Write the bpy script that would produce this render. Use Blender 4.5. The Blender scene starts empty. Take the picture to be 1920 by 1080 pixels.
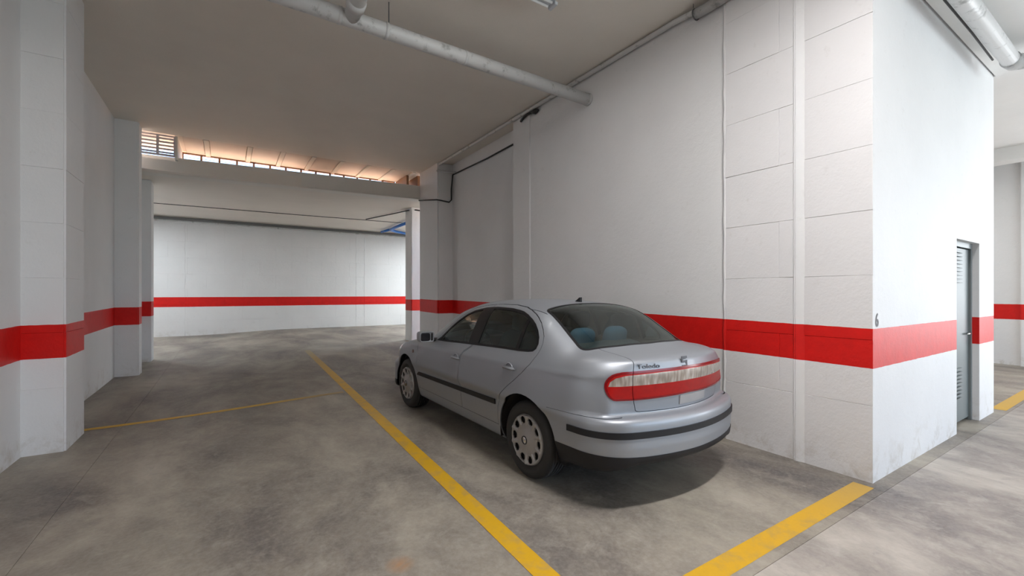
import bpy, bmesh, math, random
import numpy as np
from mathutils import Vector, Matrix
random.seed(7)
C = bpy.context.scene.collection
SC = bpy.context.scene
PI = math.pi

# ------------------------------------------------------------------ camera, world, light, exposure
cam_d = bpy.data.cameras.new('camera'); cam = bpy.data.objects.new('camera', cam_d); C.objects.link(cam)
YAW = math.atan(535/828)
cam.location = (0, 0, 1.5)
cam.rotation_euler = (PI/2, 0, -YAW)
cam_d.sensor_width = 36; cam_d.lens = 828/1920*36; cam_d.shift_y = 10/1920
cam_d.clip_start = .05; cam_d.clip_end = 200
SC.camera = cam
SC.view_settings.view_transform = 'Standard'; SC.view_settings.look = 'None'
SC.view_settings.gamma = 1; SC.view_settings.exposure = 0.0
SC.view_settings.use_curve_mapping = False
SC.cycles.max_bounces = 10; SC.cycles.diffuse_bounces = 6; SC.cycles.glossy_bounces = 4
SC.cycles.transmission_bounces = 6; SC.cycles.transparent_max_bounces = 12
SC.cycles.sample_clamp_indirect = 6; SC.cycles.use_denoising = True
SC.cycles.caustics_reflective = False; SC.cycles.caustics_refractive = False

W = bpy.data.worlds.new('sky'); SC.world = W; W.use_nodes = True
wn = W.node_tree; bg = wn.nodes['Background']
sky = wn.nodes.new('ShaderNodeTexSky'); sky.sky_type = 'HOSEK_WILKIE'
sky.sun_direction = (0.1, 0.55, 0.8); sky.turbidity = 3
wn.links.new(sky.outputs[0], bg.inputs[0]); bg.inputs[1].default_value = 13

def area(name, loc, rot, sx, sy, power, col, spread=PI):
    l = bpy.data.lights.new(name, 'AREA'); l.shape = 'RECTANGLE'; l.size = sx; l.size_y = sy
    l.energy = power; l.color = col; l.spread = spread
    o = bpy.data.objects.new(name, l); C.objects.link(o); o.location = loc; o.rotation_euler = rot
    return o
sun_d = bpy.data.lights.new('sun', 'SUN'); sun_d.energy = 34; sun_d.color = (1, .9, .76); sun_d.angle = .01
sun = bpy.data.objects.new('sun', sun_d); C.objects.link(sun); sun.rotation_euler = (math.radians(-42), 0, math.radians(8))
# daylight through the garage entrances (behind the camera to the right, and far left); plus one added fill at the right end
area('daylight_entrance', (7.5, -7.2, 2.0), (math.radians(90), 0, math.radians(-8)), 6.5, 3.2, 125, (.88, .94, 1.0))
area('fill_end', (13.4, -2.8, 2.0), (math.radians(90), 0, math.radians(90)), 4.4, 2.8, 400, (.92, .96, 1.0))  # added fill with no opening behind it, brightens aisle floor and ceiling
area('daylight_side', (-6.6, .8, 2.1), (math.radians(90), 0, math.radians(-90)), 4.5, 2.6, 60, (.93, .96, 1.0))

# ------------------------------------------------------------------ helpers
def link(name, me, mat=None, parent=None):
    o = bpy.data.objects.new(name, me); C.objects.link(o)
    if mat is not None:
        me.materials.clear()
        for m in (mat if isinstance(mat, (list, tuple)) else [mat]): me.materials.append(m)
    if parent is not None: o.parent = parent
    return o
def frombm(name, bm, mat=None, parent=None, smooth=False):
    me = bpy.data.meshes.new(name)
    bmesh.ops.recalc_face_normals(bm, faces=bm.faces)
    bm.to_mesh(me); bm.free()
    if smooth:
        for p in me.polygons: p.use_smooth = True
    return link(name, me, mat, parent)
def empty(name, loc=(0, 0, 0)):
    o = bpy.data.objects.new(name, None); C.objects.link(o); o.location = loc; o.empty_display_size = .1
    return o
def tag(o, label=None, cat=None, group=None, kind=None):
    if label: o['label'] = label
    if cat: o['category'] = cat
    if group: o['group'] = group
    if kind: o['kind'] = kind
    return o
def bxbm(bm, mn, mx, bev=0):
    b2 = bmesh.new()
    r = bmesh.ops.create_cube(b2, size=1)
    for v in b2.verts:
        v.co = Vector([(mn[i]+mx[i])/2 + v.co[i]*(mx[i]-mn[i]) for i in range(3)])
    if bev: bmesh.ops.bevel(b2, geom=b2.edges[:], offset=bev, segments=2 if bev > .008 else 1, affect='EDGES', clamp_overlap=True)
    me = bpy.data.meshes.new('t'); b2.to_mesh(me); b2.free(); bm.from_mesh(me); bpy.data.meshes.remove(me)
def box(name, mn, mx, mat, parent=None, bev=0):
    """box whose object origin is its base centre"""
    bm = bmesh.new(); c = Vector(((mn[0]+mx[0])/2, (mn[1]+mx[1])/2, mn[2]))
    bxbm(bm, [mn[i]-c[i] for i in range(3)], [mx[i]-c[i] for i in range(3)], bev)
    o = frombm(name, bm, mat, parent)
    o.location = c if parent is None else c - parent.location
    return o
def tubebm(bm, pts, r, n=12, caps=True, closed=False):
    pts = [Vector(p) for p in pts]; rings = []; up = None
    rs = r if isinstance(r, (list, tuple)) else [r]*len(pts)
    for i, p in enumerate(pts):
        if closed: t = (pts[(i+1) % len(pts)] - pts[i-1]).normalized()
        else:
            a = pts[max(0, i-1)]; b = pts[min(len(pts)-1, i+1)]; t = (b-a).normalized()
        if up is None:
            up = Vector((0, 0, 1)) if abs(t.z) < .9 else Vector((1, 0, 0))
        s = t.cross(up).normalized(); up2 = s.cross(t).normalized(); up = up2
        rings.append([bm.verts.new(p + (s*math.cos(2*PI*k/n) + up2*math.sin(2*PI*k/n))*rs[i]) for k in range(n)])
    m = len(rings)
    for i in range(m if closed else m-1):
        a, b = rings[i], rings[(i+1) % m]
        for k in range(n): bm.faces.new((a[k], a[(k+1) % n], b[(k+1) % n], b[k]))
    if caps and not closed:
        bm.faces.new(rings[0]); bm.faces.new(rings[-1][::-1])
def tube(name, pts, r, mat, parent=None, n=12):
    bm = bmesh.new(); tubebm(bm, pts, r, n)
    return frombm(name, bm, mat, parent, smooth=True)
def lathebm(bm, prof, axis_o, n=48, closed=False):
    """prof: list of (radius, x) revolved around the x axis at axis_o"""
    rings = []
    for (r, x) in prof:
        rings.append([bm.verts.new(Vector(axis_o)+Vector((x, r*math.cos(2*PI*k/n), r*math.sin(2*PI*k/n)))) for k in range(n)])
    m = len(rings)
    for i in range(m if closed else m-1):
        a, b = rings[i], rings[(i+1) % m]
        for k in range(n): bm.faces.new((a[k], a[(k+1) % n], b[(k+1) % n], b[k]))
def prismbm(bm, pts2, z0, z1):
    lo = [bm.verts.new((p[0], p[1], z0)) for p in pts2]; hi = [bm.verts.new((p[0], p[1], z1)) for p in pts2]
    n = len(pts2)
    bm.faces.new(lo[::-1]); bm.faces.new(hi)
    for i in range(n): bm.faces.new((lo[i], lo[(i+1) % n], hi[(i+1) % n], hi[i]))

# ------------------------------------------------------------------ materials
def mat(name, col, rough=.6, metal=0, coat=0, spec=.5, emit=None, es=0):
    m = bpy.data.materials.new(name); m.use_nodes = True
    b = m.node_tree.nodes['Principled BSDF']
    b.inputs['Base Color'].default_value = (*col, 1); b.inputs['Roughness'].default_value = rough
    b.inputs['Metallic'].default_value = metal; b.inputs['Coat Weight'].default_value = coat
    b.inputs['Coat Roughness'].default_value = .08
    b.inputs['Specular IOR Level'].default_value = spec
    if emit: b.inputs['Emission Color'].default_value = (*emit, 1); b.inputs['Emission Strength'].default_value = es
    return m
class NT:
    def __init__(s, m): s.t = m.node_tree; s.b = s.t.nodes['Principled BSDF']
    def n(s, k, **kw):
        x = s.t.nodes.new(k)
        for a, v in kw.items(): setattr(x, a, v)
        return x
    def l(s, a, b): s.t.links.new(a, b)
    def math(s, op, a, b=None, c=None):
        x = s.n('ShaderNodeMath', operation=op)
        for i, v in enumerate((a, b, c)):
            if v is None: continue
            if isinstance(v, (int, float)): x.inputs[i].default_value = v
            else: s.l(v, x.inputs[i])
        return x.outputs[0]
    def noise(s, vec, scale, detail=4, rough=.55, dist=0):
        x = s.n('ShaderNodeTexNoise'); s.l(vec, x.inputs['Vector']); x.inputs['Scale'].default_value = scale
        x.inputs['Detail'].default_value = detail; x.inputs['Roughness'].default_value = rough; x.inputs['Distortion'].default_value = dist
        return x.outputs['Fac']
    def ramp(s, f, pts):
        x = s.n('ShaderNodeValToRGB'); s.l(f, x.inputs[0]); r = x.color_ramp
        while len(r.elements) < len(pts): r.elements.new(.5)
        for e, (p, c) in zip(r.elements, pts): e.position = p; e.color = (*c, 1) if len(c) == 3 else c
        return x.outputs[0]
    def mix(s, f, a, b, mode='MIX'):
        x = s.n('ShaderNodeMix', data_type='RGBA', blend_type=mode)
        if isinstance(f, (int, float)): x.inputs[0].default_value = f
        else: s.l(f, x.inputs[0])
        for i, v in ((6, a), (7, b)):
            if isinstance(v, tuple): x.inputs[i].default_value = (*v, 1)
            else: s.l(v, x.inputs[i])
        return x.outputs[2]
    def mapr(s, f, a, b, c=0, d=1):
        x = s.n('ShaderNodeMapRange'); s.l(f, x.inputs[0])
        for i, v in enumerate((a, b, c, d)): x.inputs[i+1].default_value = v
        return x.outputs[0]
    def bump(s, h, strength=.3, dist=.01):
        x = s.n('ShaderNodeBump'); x.inputs['Strength'].default_value = strength; x.inputs['Distance'].default_value = dist
        s.l(h, x.inputs['Height']); s.l(x.outputs[0], s.b.inputs['Normal'])

def wall_mat(name, lo=None, slope=0, white=(.78, .78, .785), bump=.35, soil=1.0, width=.315):
    m = mat(name, white, .62, spec=.3); t = NT(m)
    g = t.n('ShaderNodeNewGeometry'); pos = g.outputs['Position']
    sp = t.n('ShaderNodeSeparateXYZ'); t.l(pos, sp.inputs[0]); x, y, z = sp.outputs
    n1 = t.noise(pos, 1.3, 5); n2 = t.noise(pos, 9, 6, .7)
    base = t.mix(t.mapr(n1, .35, .7, 0, .35), white, tuple(c*.86 for c in white))
    base = t.mix(t.mapr(n2, .62, .8, 0, .30*soil), base, (.46, .44, .40))
    # scuffs and splashed dirt close to the ground
    low = t.math('MULTIPLY', t.mapr(z, .0, .35, 1, 0), t.mapr(t.noise(pos, 5, 6, .7, .4), .5, .72, 0, .7*soil))
    base = t.mix(low, base, (.42, .36, .28))
    rough = None
    if lo is not None:
        wob = t.math('MULTIPLY', t.math('SUBTRACT', t.noise(pos, 12, 2), .5), .007)
        zz = t.math('SUBTRACT', t.math('ADD', z, wob), t.math('MULTIPLY_ADD', y, slope, lo))
        inn = t.math('MULTIPLY', t.math('GREATER_THAN', zz, 0), t.math('LESS_THAN', zz, width))
        red = t.mix(t.mapr(n2, .3, .8), (.70, .011, .008), (.56, .009, .007))
        base = t.mix(inn, base, red)
        t.l(t.mapr(inn, 0, 1, .62, .46), t.b.inputs['Roughness'])
    t.l(base, t.b.inputs['Base Color'])
    h = t.math('ADD', t.noise(pos, 14, 6, .65), t.math('MULTIPLY', t.noise(pos, 60, 3), .35))
    t.bump(h, bump, .012)
    return m
M = {}
M['wall_r'] = wall_mat('painted_render_right', .885, .0142)
M['wall_f'] = wall_mat('painted_render_front', .903, 0, bump=.14)
M['wall_l'] = wall_mat('painted_render_left', .835, .0095, bump=.25)
M['wall_far'] = wall_mat('painted_render_far', 1.062, 0)
M['wall_side'] = wall_mat('painted_render_side', .96, 0)
M['wall_col'] = wall_mat('painted_column', 1.01, 0)
M['wall_plain'] = wall_mat('painted_plain', None, bump=.2, white=(.70, .69, .67))
M['ceil'] = wall_mat('painted_ceiling', None, bump=.15, white=(.80, .755, .69), soil=.4)
M['ceil2'] = wall_mat('painted_ceiling_right', None, bump=.15, white=(.84, .835, .82), soil=.4)
M['beam'] = wall_mat('concrete_beam', None, bump=.3, white=(.78, .76, .71))

def floor_mat(name, gain):
    gq = lambda c: tuple(min(.9, v*q_) for v, q_ in zip(c, gain))
    m = mat(name, (.3, .28, .25), .5); t = NT(m)
    pos = t.n('ShaderNodeNewGeometry').outputs['Position']
    mp = t.n('ShaderNodeMapping'); t.l(pos, mp.inputs[0]); mp.inputs['Scale'].default_value = (1.0, .55, 1); mp.inputs['Rotation'].default_value = (0, 0, .75)
    a = t.noise(mp.outputs[0], 1.05, 7, .66, .35); b = t.noise(pos, 5.5, 8, .72, .6); c = t.noise(pos, 38, 4, .7)
    col = t.ramp(a, [(.32, gq((.105, .093, .090))), (.45, gq((.205, .182, .160))), (.57, gq((.315, .285, .242))), (.72, gq((.45, .415, .355)))])
    col = t.mix(t.mapr(b, .5, .75, 0, .5), col, gq((.47, .44, .385)))
    col = t.mix(t.mapr(b, .45, .26, 0, .6), col, gq((.135, .120, .118)))
    col = t.mix(t.mapr(c, .4, .75, 0, .22), col, (.50, .48, .44))
    d = t.noise(pos, 70, 2, .5)
    col = t.mix(t.mapr(d, .80, .84, 0, .8), col, (.72, .70, .66))
    # rusty stain left on the slab near the bay line
    sp = t.n('ShaderNodeVectorMath', operation='DISTANCE'); t.l(pos, sp.inputs[0]); sp.inputs[1].default_value = (0.800, 2.371, 0)
    st = t.math('MULTIPLY', t.mapr(sp.outputs['Value'], .01, .09, .75, 0), t.mapr(b, .25, .5))
    col = t.mix(st, col, (.42, .22, .10))
    t.l(col, t.b.inputs['Base Color'])
    t.l(t.mapr(b, .3, .75, .42, .62), t.b.inputs['Roughness']); t.b.inputs['Specular IOR Level'].default_value = .4
    t.bump(t.math('ADD', c, t.math('MULTIPLY', b, .6)), .12, .006)
    return m
M['floor'] = floor_mat('floor_bay', (.95, .94, .91)); M['floor_aisle_lit'] = floor_mat('floor_aisle_lit', (1.30, 1.31, 1.36))  # aisle copy: same concrete, painted paler for the brighter light there
def line_mat(name, fade=None):
    m = mat(name, (.72, .42, .02), .5); t = NT(m)
    pos = t.n('ShaderNodeNewGeometry').outputs['Position']
    b = t.noise(pos, 6, 7, .7, .4); c = t.noise(pos, 40, 4, .7)
    f = t.mapr(b, .48, .72, 0, .55)
    if fade:
        sp = t.n('ShaderNodeSeparateXYZ'); t.l(pos, sp.inputs[0])
        fy = t.mapr(sp.outputs[fade[0]], fade[1], fade[2], 0, fade[3])
        f = t.math('MAXIMUM', f, t.math('MULTIPLY_ADD', fy, t.mapr(b, .2, .7, .7, 1.1), 0))
    col = t.mix(t.mapr(c, .3, .7, 0, .35), (.64, .365, .010), (.54, .31, .018))
    col = t.mix(f, col, (.30, .25, .16))
    t.l(col, t.b.inputs['Base Color']); t.bump(c, .1, .004)
    return m
M['pipe'] = mat('painted_pipe', (.62, .62, .61), .42)
t = NT(M['pipe']); pos = t.n('ShaderNodeNewGeometry').outputs['Position']
t.l(t.mix(t.mapr(t.noise(pos, 7, 5, .7), .55, .68, 0, .75), (.60, .60, .595), (.20, .20, .19)), t.b.inputs['Base Color'])
M['pipe_dark'] = mat('dark_conduit', (.12, .12, .12), .5)
M['cable'] = mat('black_cable', (.02, .02, .02), .5)
M['blue'] = mat('blue_pvc', (.02, .16, .55), .35)
M['steel'] = mat('grey_steel_door', (.13, .155, .16), .45, .2)
M['steel2'] = mat('grey_steel_frame', (.19, .215, .22), .45, .2)
M['alu'] = mat('louvre_aluminium', (.55, .50, .52), .4, .3)
M['wood'] = mat('brown_timber', (.20, .09, .035), .6)
M['terra'] = mat('terracotta_terrace', (.60, .36, .24), .8)
M['panel'] = mat('ceiling_panel', (.66, .58, .52), .6)
M['tube'] = mat('lamp_tube', (1, 1, 1), .5, emit=(.95, .98, 1), es=6)
M['dimtube'] = mat('dim_tube', (.75, .76, .76), .4, emit=(1, .98, .95), es=.06)
M['lampbody'] = mat('lamp_housing', (.60, .63, .66), .35)
M['num'] = mat('number_paint', (.09, .09, .10), .6)
M['white'] = mat('white_plastic', (.7, .7, .68), .4)

# ------------------------------------------------------------------ ground level: flat in front, rising gently to the back
def interp(x, pts):
    if x <= pts[0][0]: return pts[0][1]
    for (a, va), (b, vb) in zip(pts, pts[1:]):
        if x <= b: return va + (vb-va)*(x-a)/(b-a)
    return pts[-1][1]
def g(X, Y):
    w = min(1, max(0, (X+1.0)/3.0)); w = w*w*(3-2*w)
    l = interp(Y, [(9, 0), (12, .03), (17.7, .125)]); r = interp(Y, [(1.4, 0), (2.9, .025), (5.5, .060), (10.2, .12), (17.7, .22)])
    return l + (r-l)*w
def gridslab(name, x0, x1, y0, y1, mat_, parent, dz=0.0, step=.5, thick=.03, inset=0):
    bm = bmesh.new(); x0 += inset; x1 -= inset; y0 += inset; y1 -= inset
    nx = max(1, int((x1-x0)/step)); ny = max(1, int((y1-y0)/step))
    V = [[bm.verts.new((x0+(x1-x0)*i/nx, y0+(y1-y0)*j/ny, g(x0+(x1-x0)*i/nx, y0+(y1-y0)*j/ny)+dz)) for j in range(ny+1)] for i in range(nx+1)]
    fs = [bm.faces.new((V[i][j], V[i+1][j], V[i+1][j+1], V[i][j+1])) for i in range(nx) for j in range(ny)]
    r = bmesh.ops.extrude_edge_only(bm, edges=[e for e in bm.edges if e.is_boundary])
    for v in [q for q in r['geom'] if isinstance(q, bmesh.types.BMVert)]: v.co.z -= thick
    return frombm(name, bm, mat_, parent)
fl = gridslab('floor', -9, 14.2, -8, 19, M['floor'], None, dz=-.010, step=1.0, thick=.2); fl['kind'] = 'structure'
XB = [-9, -.985, 14.2]; YB = [-8, 1.275, 12.15, 19]
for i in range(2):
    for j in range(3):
        gridslab('slab', XB[i], XB[i+1], YB[j], YB[j+1], M['floor_aisle_lit'] if j == 0 else M['floor'], fl, step=.5, thick=.009, inset=.0012)

# yellow bay lines
def yline(name, x0, x1, y0, y1, m, label):
    o = gridslab(name, x0, x1, y0, y1, m, None, dz=.0012, step=.25, thick=.001)
    tag(o, label, 'parking line'); return o
def yline_skew(name, pa, pb, w, m, label):
    """painted strip between two floor points"""
    bm = bmesh.new(); a = Vector((*pa, 0)); b = Vector((*pb, 0)); d = (b-a).normalized(); s = Vector((-d.y, d.x, 0))*w/2
    n = max(2, int((b-a).length/.3)); prev = None
    for k in range(n+1):
        p = a+(b-a)*k/n; q = [bm.verts.new((v.x, v.y, g(v.x, v.y)+.0022)) for v in (p-s, p+s)]
        if prev: bm.faces.new((prev[0], q[0], q[1], prev[1]))
        prev = q
    o = frombm(name, bm, m); tag(o, label, 'parking line'); return o
yline_skew('parking_line', (1.40, .9), (1.62, 11.6), .125, line_mat('line_long', (1, 8.0, 11.6, 1.0)), 'long yellow line beside the parked car running towards the opening')
yline_skew('parking_line', (-1.65, 6.60), (1.42, 6.71), .10, line_mat('line_cross', (0, .3, 1.2, .8)), 'thin worn yellow line from the left pillar across to the long line')
yline_skew('parking_line', (1.9, 1.408), (4.18, 1.408), .135, line_mat('line_front', (0, 3.3, 4.4, .5)), 'yellow line at the mouth of the bay ending at the wall corner')
yline_skew('parking_line', (8.35, 1.38), (13.6, 1.38), .14, line_mat('line_far', (0, 8, 9, .3)), 'pale yellow line on the right beyond the white block with the door')

# ------------------------------------------------------------------ walls
ROWS = [-.05, .61, 1.13, 1.645, 2.16, 2.675, 3.20, 3.72, 4.24, 4.62]
_blk = {}
def blocks(parent, origin, axis, u0, u1, mat_, rows=ROWS, bw=1.04, sign=1, chamf=.004, first=.0):
    """lay cast blocks on a face. axis 'x': face runs along X facing -Y; 'y': face runs along Y facing sign*X"""
    th = .03
    for r in range(len(rows)-1):
        z0, z1 = rows[r], rows[r+1]
        off = first + (0 if r % 2 else bw/2)
        u = u0 - ((u0-off) % bw); cuts = [u0]
        u += bw
        while u < u1-.06:
            if u > u0+.06: cuts.append(u)
            u += bw
        cuts.append(u1)
        for a, b in zip(cuts, cuts[1:]):
            key = (round(b-a, 3), round(z1-z0, 3), mat_.name)
            if key not in _blk:
                bm = bmesh.new(); w, h = b-a, z1-z0
                bo = [(-w/2, 0, 0), (w/2, 0, 0), (w/2, 0, h), (-w/2, 0, h)]
                c = chamf
                co = [(-w/2+c, -th, c), (w/2-c, -th, c), (w/2-c, -th, h-c), (-w/2+c, -th, h-c)]
                mi = [(-w/2+.0005, -th+c, .0005), (w/2-.0005, -th+c, .0005), (w/2-.0005, -th+c, h-.0005), (-w/2+.0005, -th+c, h-.0005)]
                L = [[bm.verts.new(p) for p in q] for q in (bo, mi, co)]
                for A, B in ((L[0], L[1]), (L[1], L[2])):
                    for k in range(4): bm.faces.new((A[k], A[(k+1) % 4], B[(k+1) % 4], B[k]))
                bm.faces.new(L[2]); me = bpy.data.meshes.new('block')
                bmesh.ops.recalc_face_normals(bm, faces=bm.faces)
                bm.to_mesh(me); bm.free(); me.materials.append(mat_); _blk[key] = me
            o = bpy.data.objects.new('block', _blk[key]); C.objects.link(o); o.parent = parent
            pr = random.uniform(0, .004)
            if axis == 'x': loc = Vector(((a+b)/2, origin[1]-pr, z0)); o.rotation_euler = (0, 0, 0)
            elif sign < 0: loc = Vector((origin[0]-pr, (a+b)/2, z0)); o.rotation_euler = (0, 0, -PI/2)
            else: loc = Vector((origin[0]+pr, (a+b)/2, z0)); o.rotation_euler = (0, 0, PI/2)
            o.location = loc - parent.location
def S(name, mn, mx, m, bev=0, parent=None):
    o = box(name, mn, mx, m, parent, bev)
    if parent is None: o['kind'] = 'structure'
    return o
HC = 4.60
# right hand side: near pilaster, middle pilaster, plastered wall, recess, far pilaster
nr = S('wall_right_pilaster', (4.308, 1.40, -.1), (4.7, 1.935, 4.62), M['wall_r'])
blocks(nr, (4.305, 0), 'y', 1.378, 1.88, M['wall_r'], sign=-1, bw=50, first=20, chamf=.002)
md = S('wall_right_middle', (4.305, 1.935, -.1), (4.7, 2.62, 4.62), M['wall_r'])
blocks(md, (4.302, 0), 'y', 1.955, 2.600, M['wall_r'], sign=-1, bw=1.04, first=.0, chamf=.003)
bm = bmesh.new(); prismbm(bm, [(4.276, 1.860), (4.33, 1.860), (4.33, 1.958), (4.262, 1.958), (4.250, 1.940)], -.05, 4.6)
bmesh.ops.bevel(bm, geom=[e for e in bm.edges if abs(e.verts[0].co.z-e.verts[1].co.z) > 1], offset=.008, segments=2, affect='EDGES')
frombm('trim_1', bm, M['wall_r'])['kind'] = 'structure'
bm = bmesh.new(); tubebm(bm, [(4.285+.003*math.sin(k*1.7), 2.612+.004*math.sin(k*2.3), .02+k*.16) for k in range(29)], [.019+.004*math.sin(k*2.9) for k in range(29)], 8)
frombm('trim_2', bm, M['wall_r'], None, True)['kind'] = 'structure'
S('wall_right', (4.300, 2.60, -.1), (4.8, 6.6, 4.62), M['wall_r'])
S('wall_right_strip', (4.285, 6.08, -.1), (4.5, 6.602, 4.62), M['wall_r'], .01)
S('wall_right_recess', (4.58, 6.6, -.1), (4.9, 9.75, 4.62), M['wall_r'])
S('wall_right_pier', (4.19, 9.72, -.1), (4.9, 10.9, 4.62), M['wall_r'], .03)
S('wall_right_back', (4.9, 6.5, -.1), (5.1, 19, 4.62), M['wall_plain']).location.x += 0  # closes the void behind the recess
bpy.data.objects.remove(bpy.data.objects['wall_right_back'])

# front face of the block with the steel door (facing the camera aisle)
DX0, DX1, DZ = 6.53, 7.44, 2.085
fb = S('wall_front', (4.279, 1.38, -.1), (DX0, 1.75, 4.62), M['wall_f'])
S('wall_front_jamb', (DX1, 1.38, -.1), (8.12, 1.75, 4.62), M['wall_f'])
S('wall_front_lintel', (DX0, 1.38, DZ), (DX1, 1.75, 4.62), M['wall_f'])
S('wall_front_return', (7.8, 1.7, -.1), (8.12, 7, 4.62), M['wall_plain'])
S('wall_front_closet', (6.2, 1.74, -.1), (7.8, 1.85, 2.4), M['wall_plain'])
# steel door
dr = empty('door_1', (DX0, 1.45, 0)); dr['kind'] = 'structure'
def P(parent, name, mn, mx, m, bev=0): return box(name, mn, mx, m, parent, bev)
leaf = P(dr, 'door_leaf', (DX0+.05, 1.46, .04), (DX1-.05, 1.49, DZ-.07), M['steel'], .004)
for a in range(2):
    z0 = (1.62, .30)[a]
    for k in range(9):
        o = box('vent_slat', (DX0+.10, 1.435, z0+k*.042), (DX0+.50, 1.46, z0+k*.042+.020), M['steel'], None, .002)
        wl = o.location.copy(); o.parent = leaf; o.location = wl-dr.location-leaf.location
h = tube('door_handle', [(DX1-.13, 1.46, 1.03), (DX1-.13, 1.43, 1.03), (DX1-.24, 1.43, 1.03)], .010, mat('chrome_handle', (.75, .75, .75), .2, 1))
h.parent = leaf; h.location = -(dr.location+leaf.location)
P(dr, 'door_frame', (DX0, 1.445, 0.0), (DX0+.05, 1.52, DZ), M['steel2'])
P(dr, 'door_frame', (DX1-.05, 1.44, 0.0), (DX1, 1.52, DZ), M['steel2'])
P(dr, 'door_frame', (DX0+.05, 1.44, DZ-.06), (DX1-.05, 1.52, DZ), M['steel2'])

# left hand side
S('wall_left_near', (-2.0, -8, -.1), (-1.59, 5.80, 4.62), M['wall_l']) if False else None
S('wall_left_near', (-2.0, 4.4, -.1), (-1.583, 5.90, 4.62), M['wall_l'])
lp = S('wall_left_pillar', (-1.9, 5.86, -.1), (-1.315, 6.48, 4.62), M['wall_l'], .02)
blocks(lp, (0, 5.862), 'x', -1.585, -1.300, M['wall_l'], bw=50, first=20, chamf=.002)
blocks(lp, (-1.317, 0), 'y', 5.845, 6.475, M['wall_l'], bw=50, first=20, sign=1, chamf=.002)
S('wall_left', (-2.0, 6.4, -.1), (-1.67, 10.5, 4.62), M['wall_l'])
S('wall_left_pier', (-2.0, 10.38, -.1), (-1.335, 10.72, 4.62), M['wall_l'], .02)
S('wall_left_back', (-2.0, 10.7, -.1), (-1.55, 12.15, 3.93), M['wall_l'])
S('wall_left_column', (-2.0, 12.15, -.1), (-1.36, 12.55, 3.93), M['wall_col'], .015)
# right column behind the beam
S('wall_column', (4.375, 12.0, -.1), (4.95, 12.5, 3.93), M['wall_col'], .015)

# far wall built of cast blocks
fw = S('wall_far', (-3.6, 17.73, -.1), (10, 18.0, 4.1), M['wall_far'])
blocks(fw, (0, 17.735), 'x', -3.5, 8.2, M['wall_far'], rows=[-.05, .61, 1.13, 1.645, 2.13, 2.65, 3.17, 3.93], bw=1.01, first=.45, chamf=.0022)
for k, X in enumerate((-1.13, 4.23, 4.55)):
    bm = bmesh.new(); tubebm(bm, [(X+.012*math.sin(j*2.1+k), 17.70, .12+j*.2) for j in range(19)], [.007+.004*math.sin(j*3.7+k) for j in range(19)], 6)
    frombm('trim_%d' % (3+k), bm, M['wall_far'], None, True)['kind'] = 'structure'
S('wall_far_left', (-3.8, 12.5, -.1), (-3.5, 17.8, 3.93), M['wall_far'])
S('wall_far_right', (9.8, 12, -.1), (10.1, 17.8, 3.93), M['wall_far'])
S('wall_far_near', (4.95, 12.0, -.1), (9.9, 12.3, 3.93), M['wall_plain'])
S('wall_far_near_left', (-3.6, 12.2, -.1), (-2.0, 12.5, 3.93), M['wall_plain'])
# enclosure out of view
S('wall_back', (-9, -8.2, -.1), (3.6, -8.0, 4.62), M['wall_side'])
S('wall_back_right', (11.6, -8.2, -.1), (14.2, -8.0, 4.62), M['wall_side'])
S('wall_back_lintel', (3.6, -8.2, 3.7), (11.6, -8.0, 4.62), M['wall_side'])
S('wall_left_end', (-9.2, -8.2, -.1), (-9.0, 4.4, 4.62), M['wall_side'])
S('wall_left_return', (-9.2, 4.4, -.1), (-1.9, 4.6, 4.62), M['wall_side'])
er = S('wall_right_end', (13.70, -8.2, -.1), (14.0, 7, 4.62), M['wall_side'])
S('wall_right_end_pilaster', (13.62, 1.15, -.1), (13.75, 1.95, 4.25), M['wall_side'], .02)
S('wall_right_end_back', (8.0, 6.8, -.1), (14.0, 7.0, 4.62), M['wall_side'])

# ceilings, beam and soffit
S('ceiling', (-9.2, -8.2, HC), (4.75, 10.86, HC+.25), M['ceil'])
S('ceiling_right', (4.32, -8.2, 4.22), (14.0, 1.36, HC+.25), M['ceil2'])
S('ceiling_right_back', (8.1, 1.36, 4.22), (14.0, 7.0, HC+.25), M['ceil2'])
S('trim_beam_right', (12.2, 1.4, 3.98), (12.6, 7.0, 4.25), M['ceil2'])
S('ceiling_lower', (-3.8, 11.1, 3.93), (10.1, 18.0, 4.15), M['ceil'])
# beam, slightly askew
bm = bmesh.new()
bp = [(-1.60, 11.38), (4.30, 10.86), (4.30, 11.2), (-1.60, 11.72)]
prismbm(bm, bp, 3.925, 4.275)
bmesh.ops.bevel(bm, geom=bm.edges[:], offset=.012, segments=1, affect='EDGES')
bmo = frombm('trim_beam', bm, M['beam']); bmo['kind'] = 'structure'
# raised render patches on the beam face (formwork boards)
dvec = Vector((5.9, -.52, 0)).normalized()
def on_beam(t_, z0, z1, w, nm):
    a = Vector((-1.60, 11.38, 0))+dvec*t_; nrm = Vector((-dvec.y, dvec.x, 0))*-1
    nrm = Vector((dvec.y, -dvec.x, 0))
    bm = bmesh.new(); q = [a, a+dvec*w, a+dvec*w+nrm*.012, a+nrm*.012]
    prismbm(bm, [(v.x, v.y) for v in q], z0, z1)
    frombm(nm, bm, M['beam'], bmo)
for t_, w in ((.05, 1.15), (1.22, 1.2), (2.44, 1.0), (3.46, 1.15), (4.63, 1.2)):
    on_beam(t_, 3.955, 4.27, w, 'beam_face')

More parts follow.
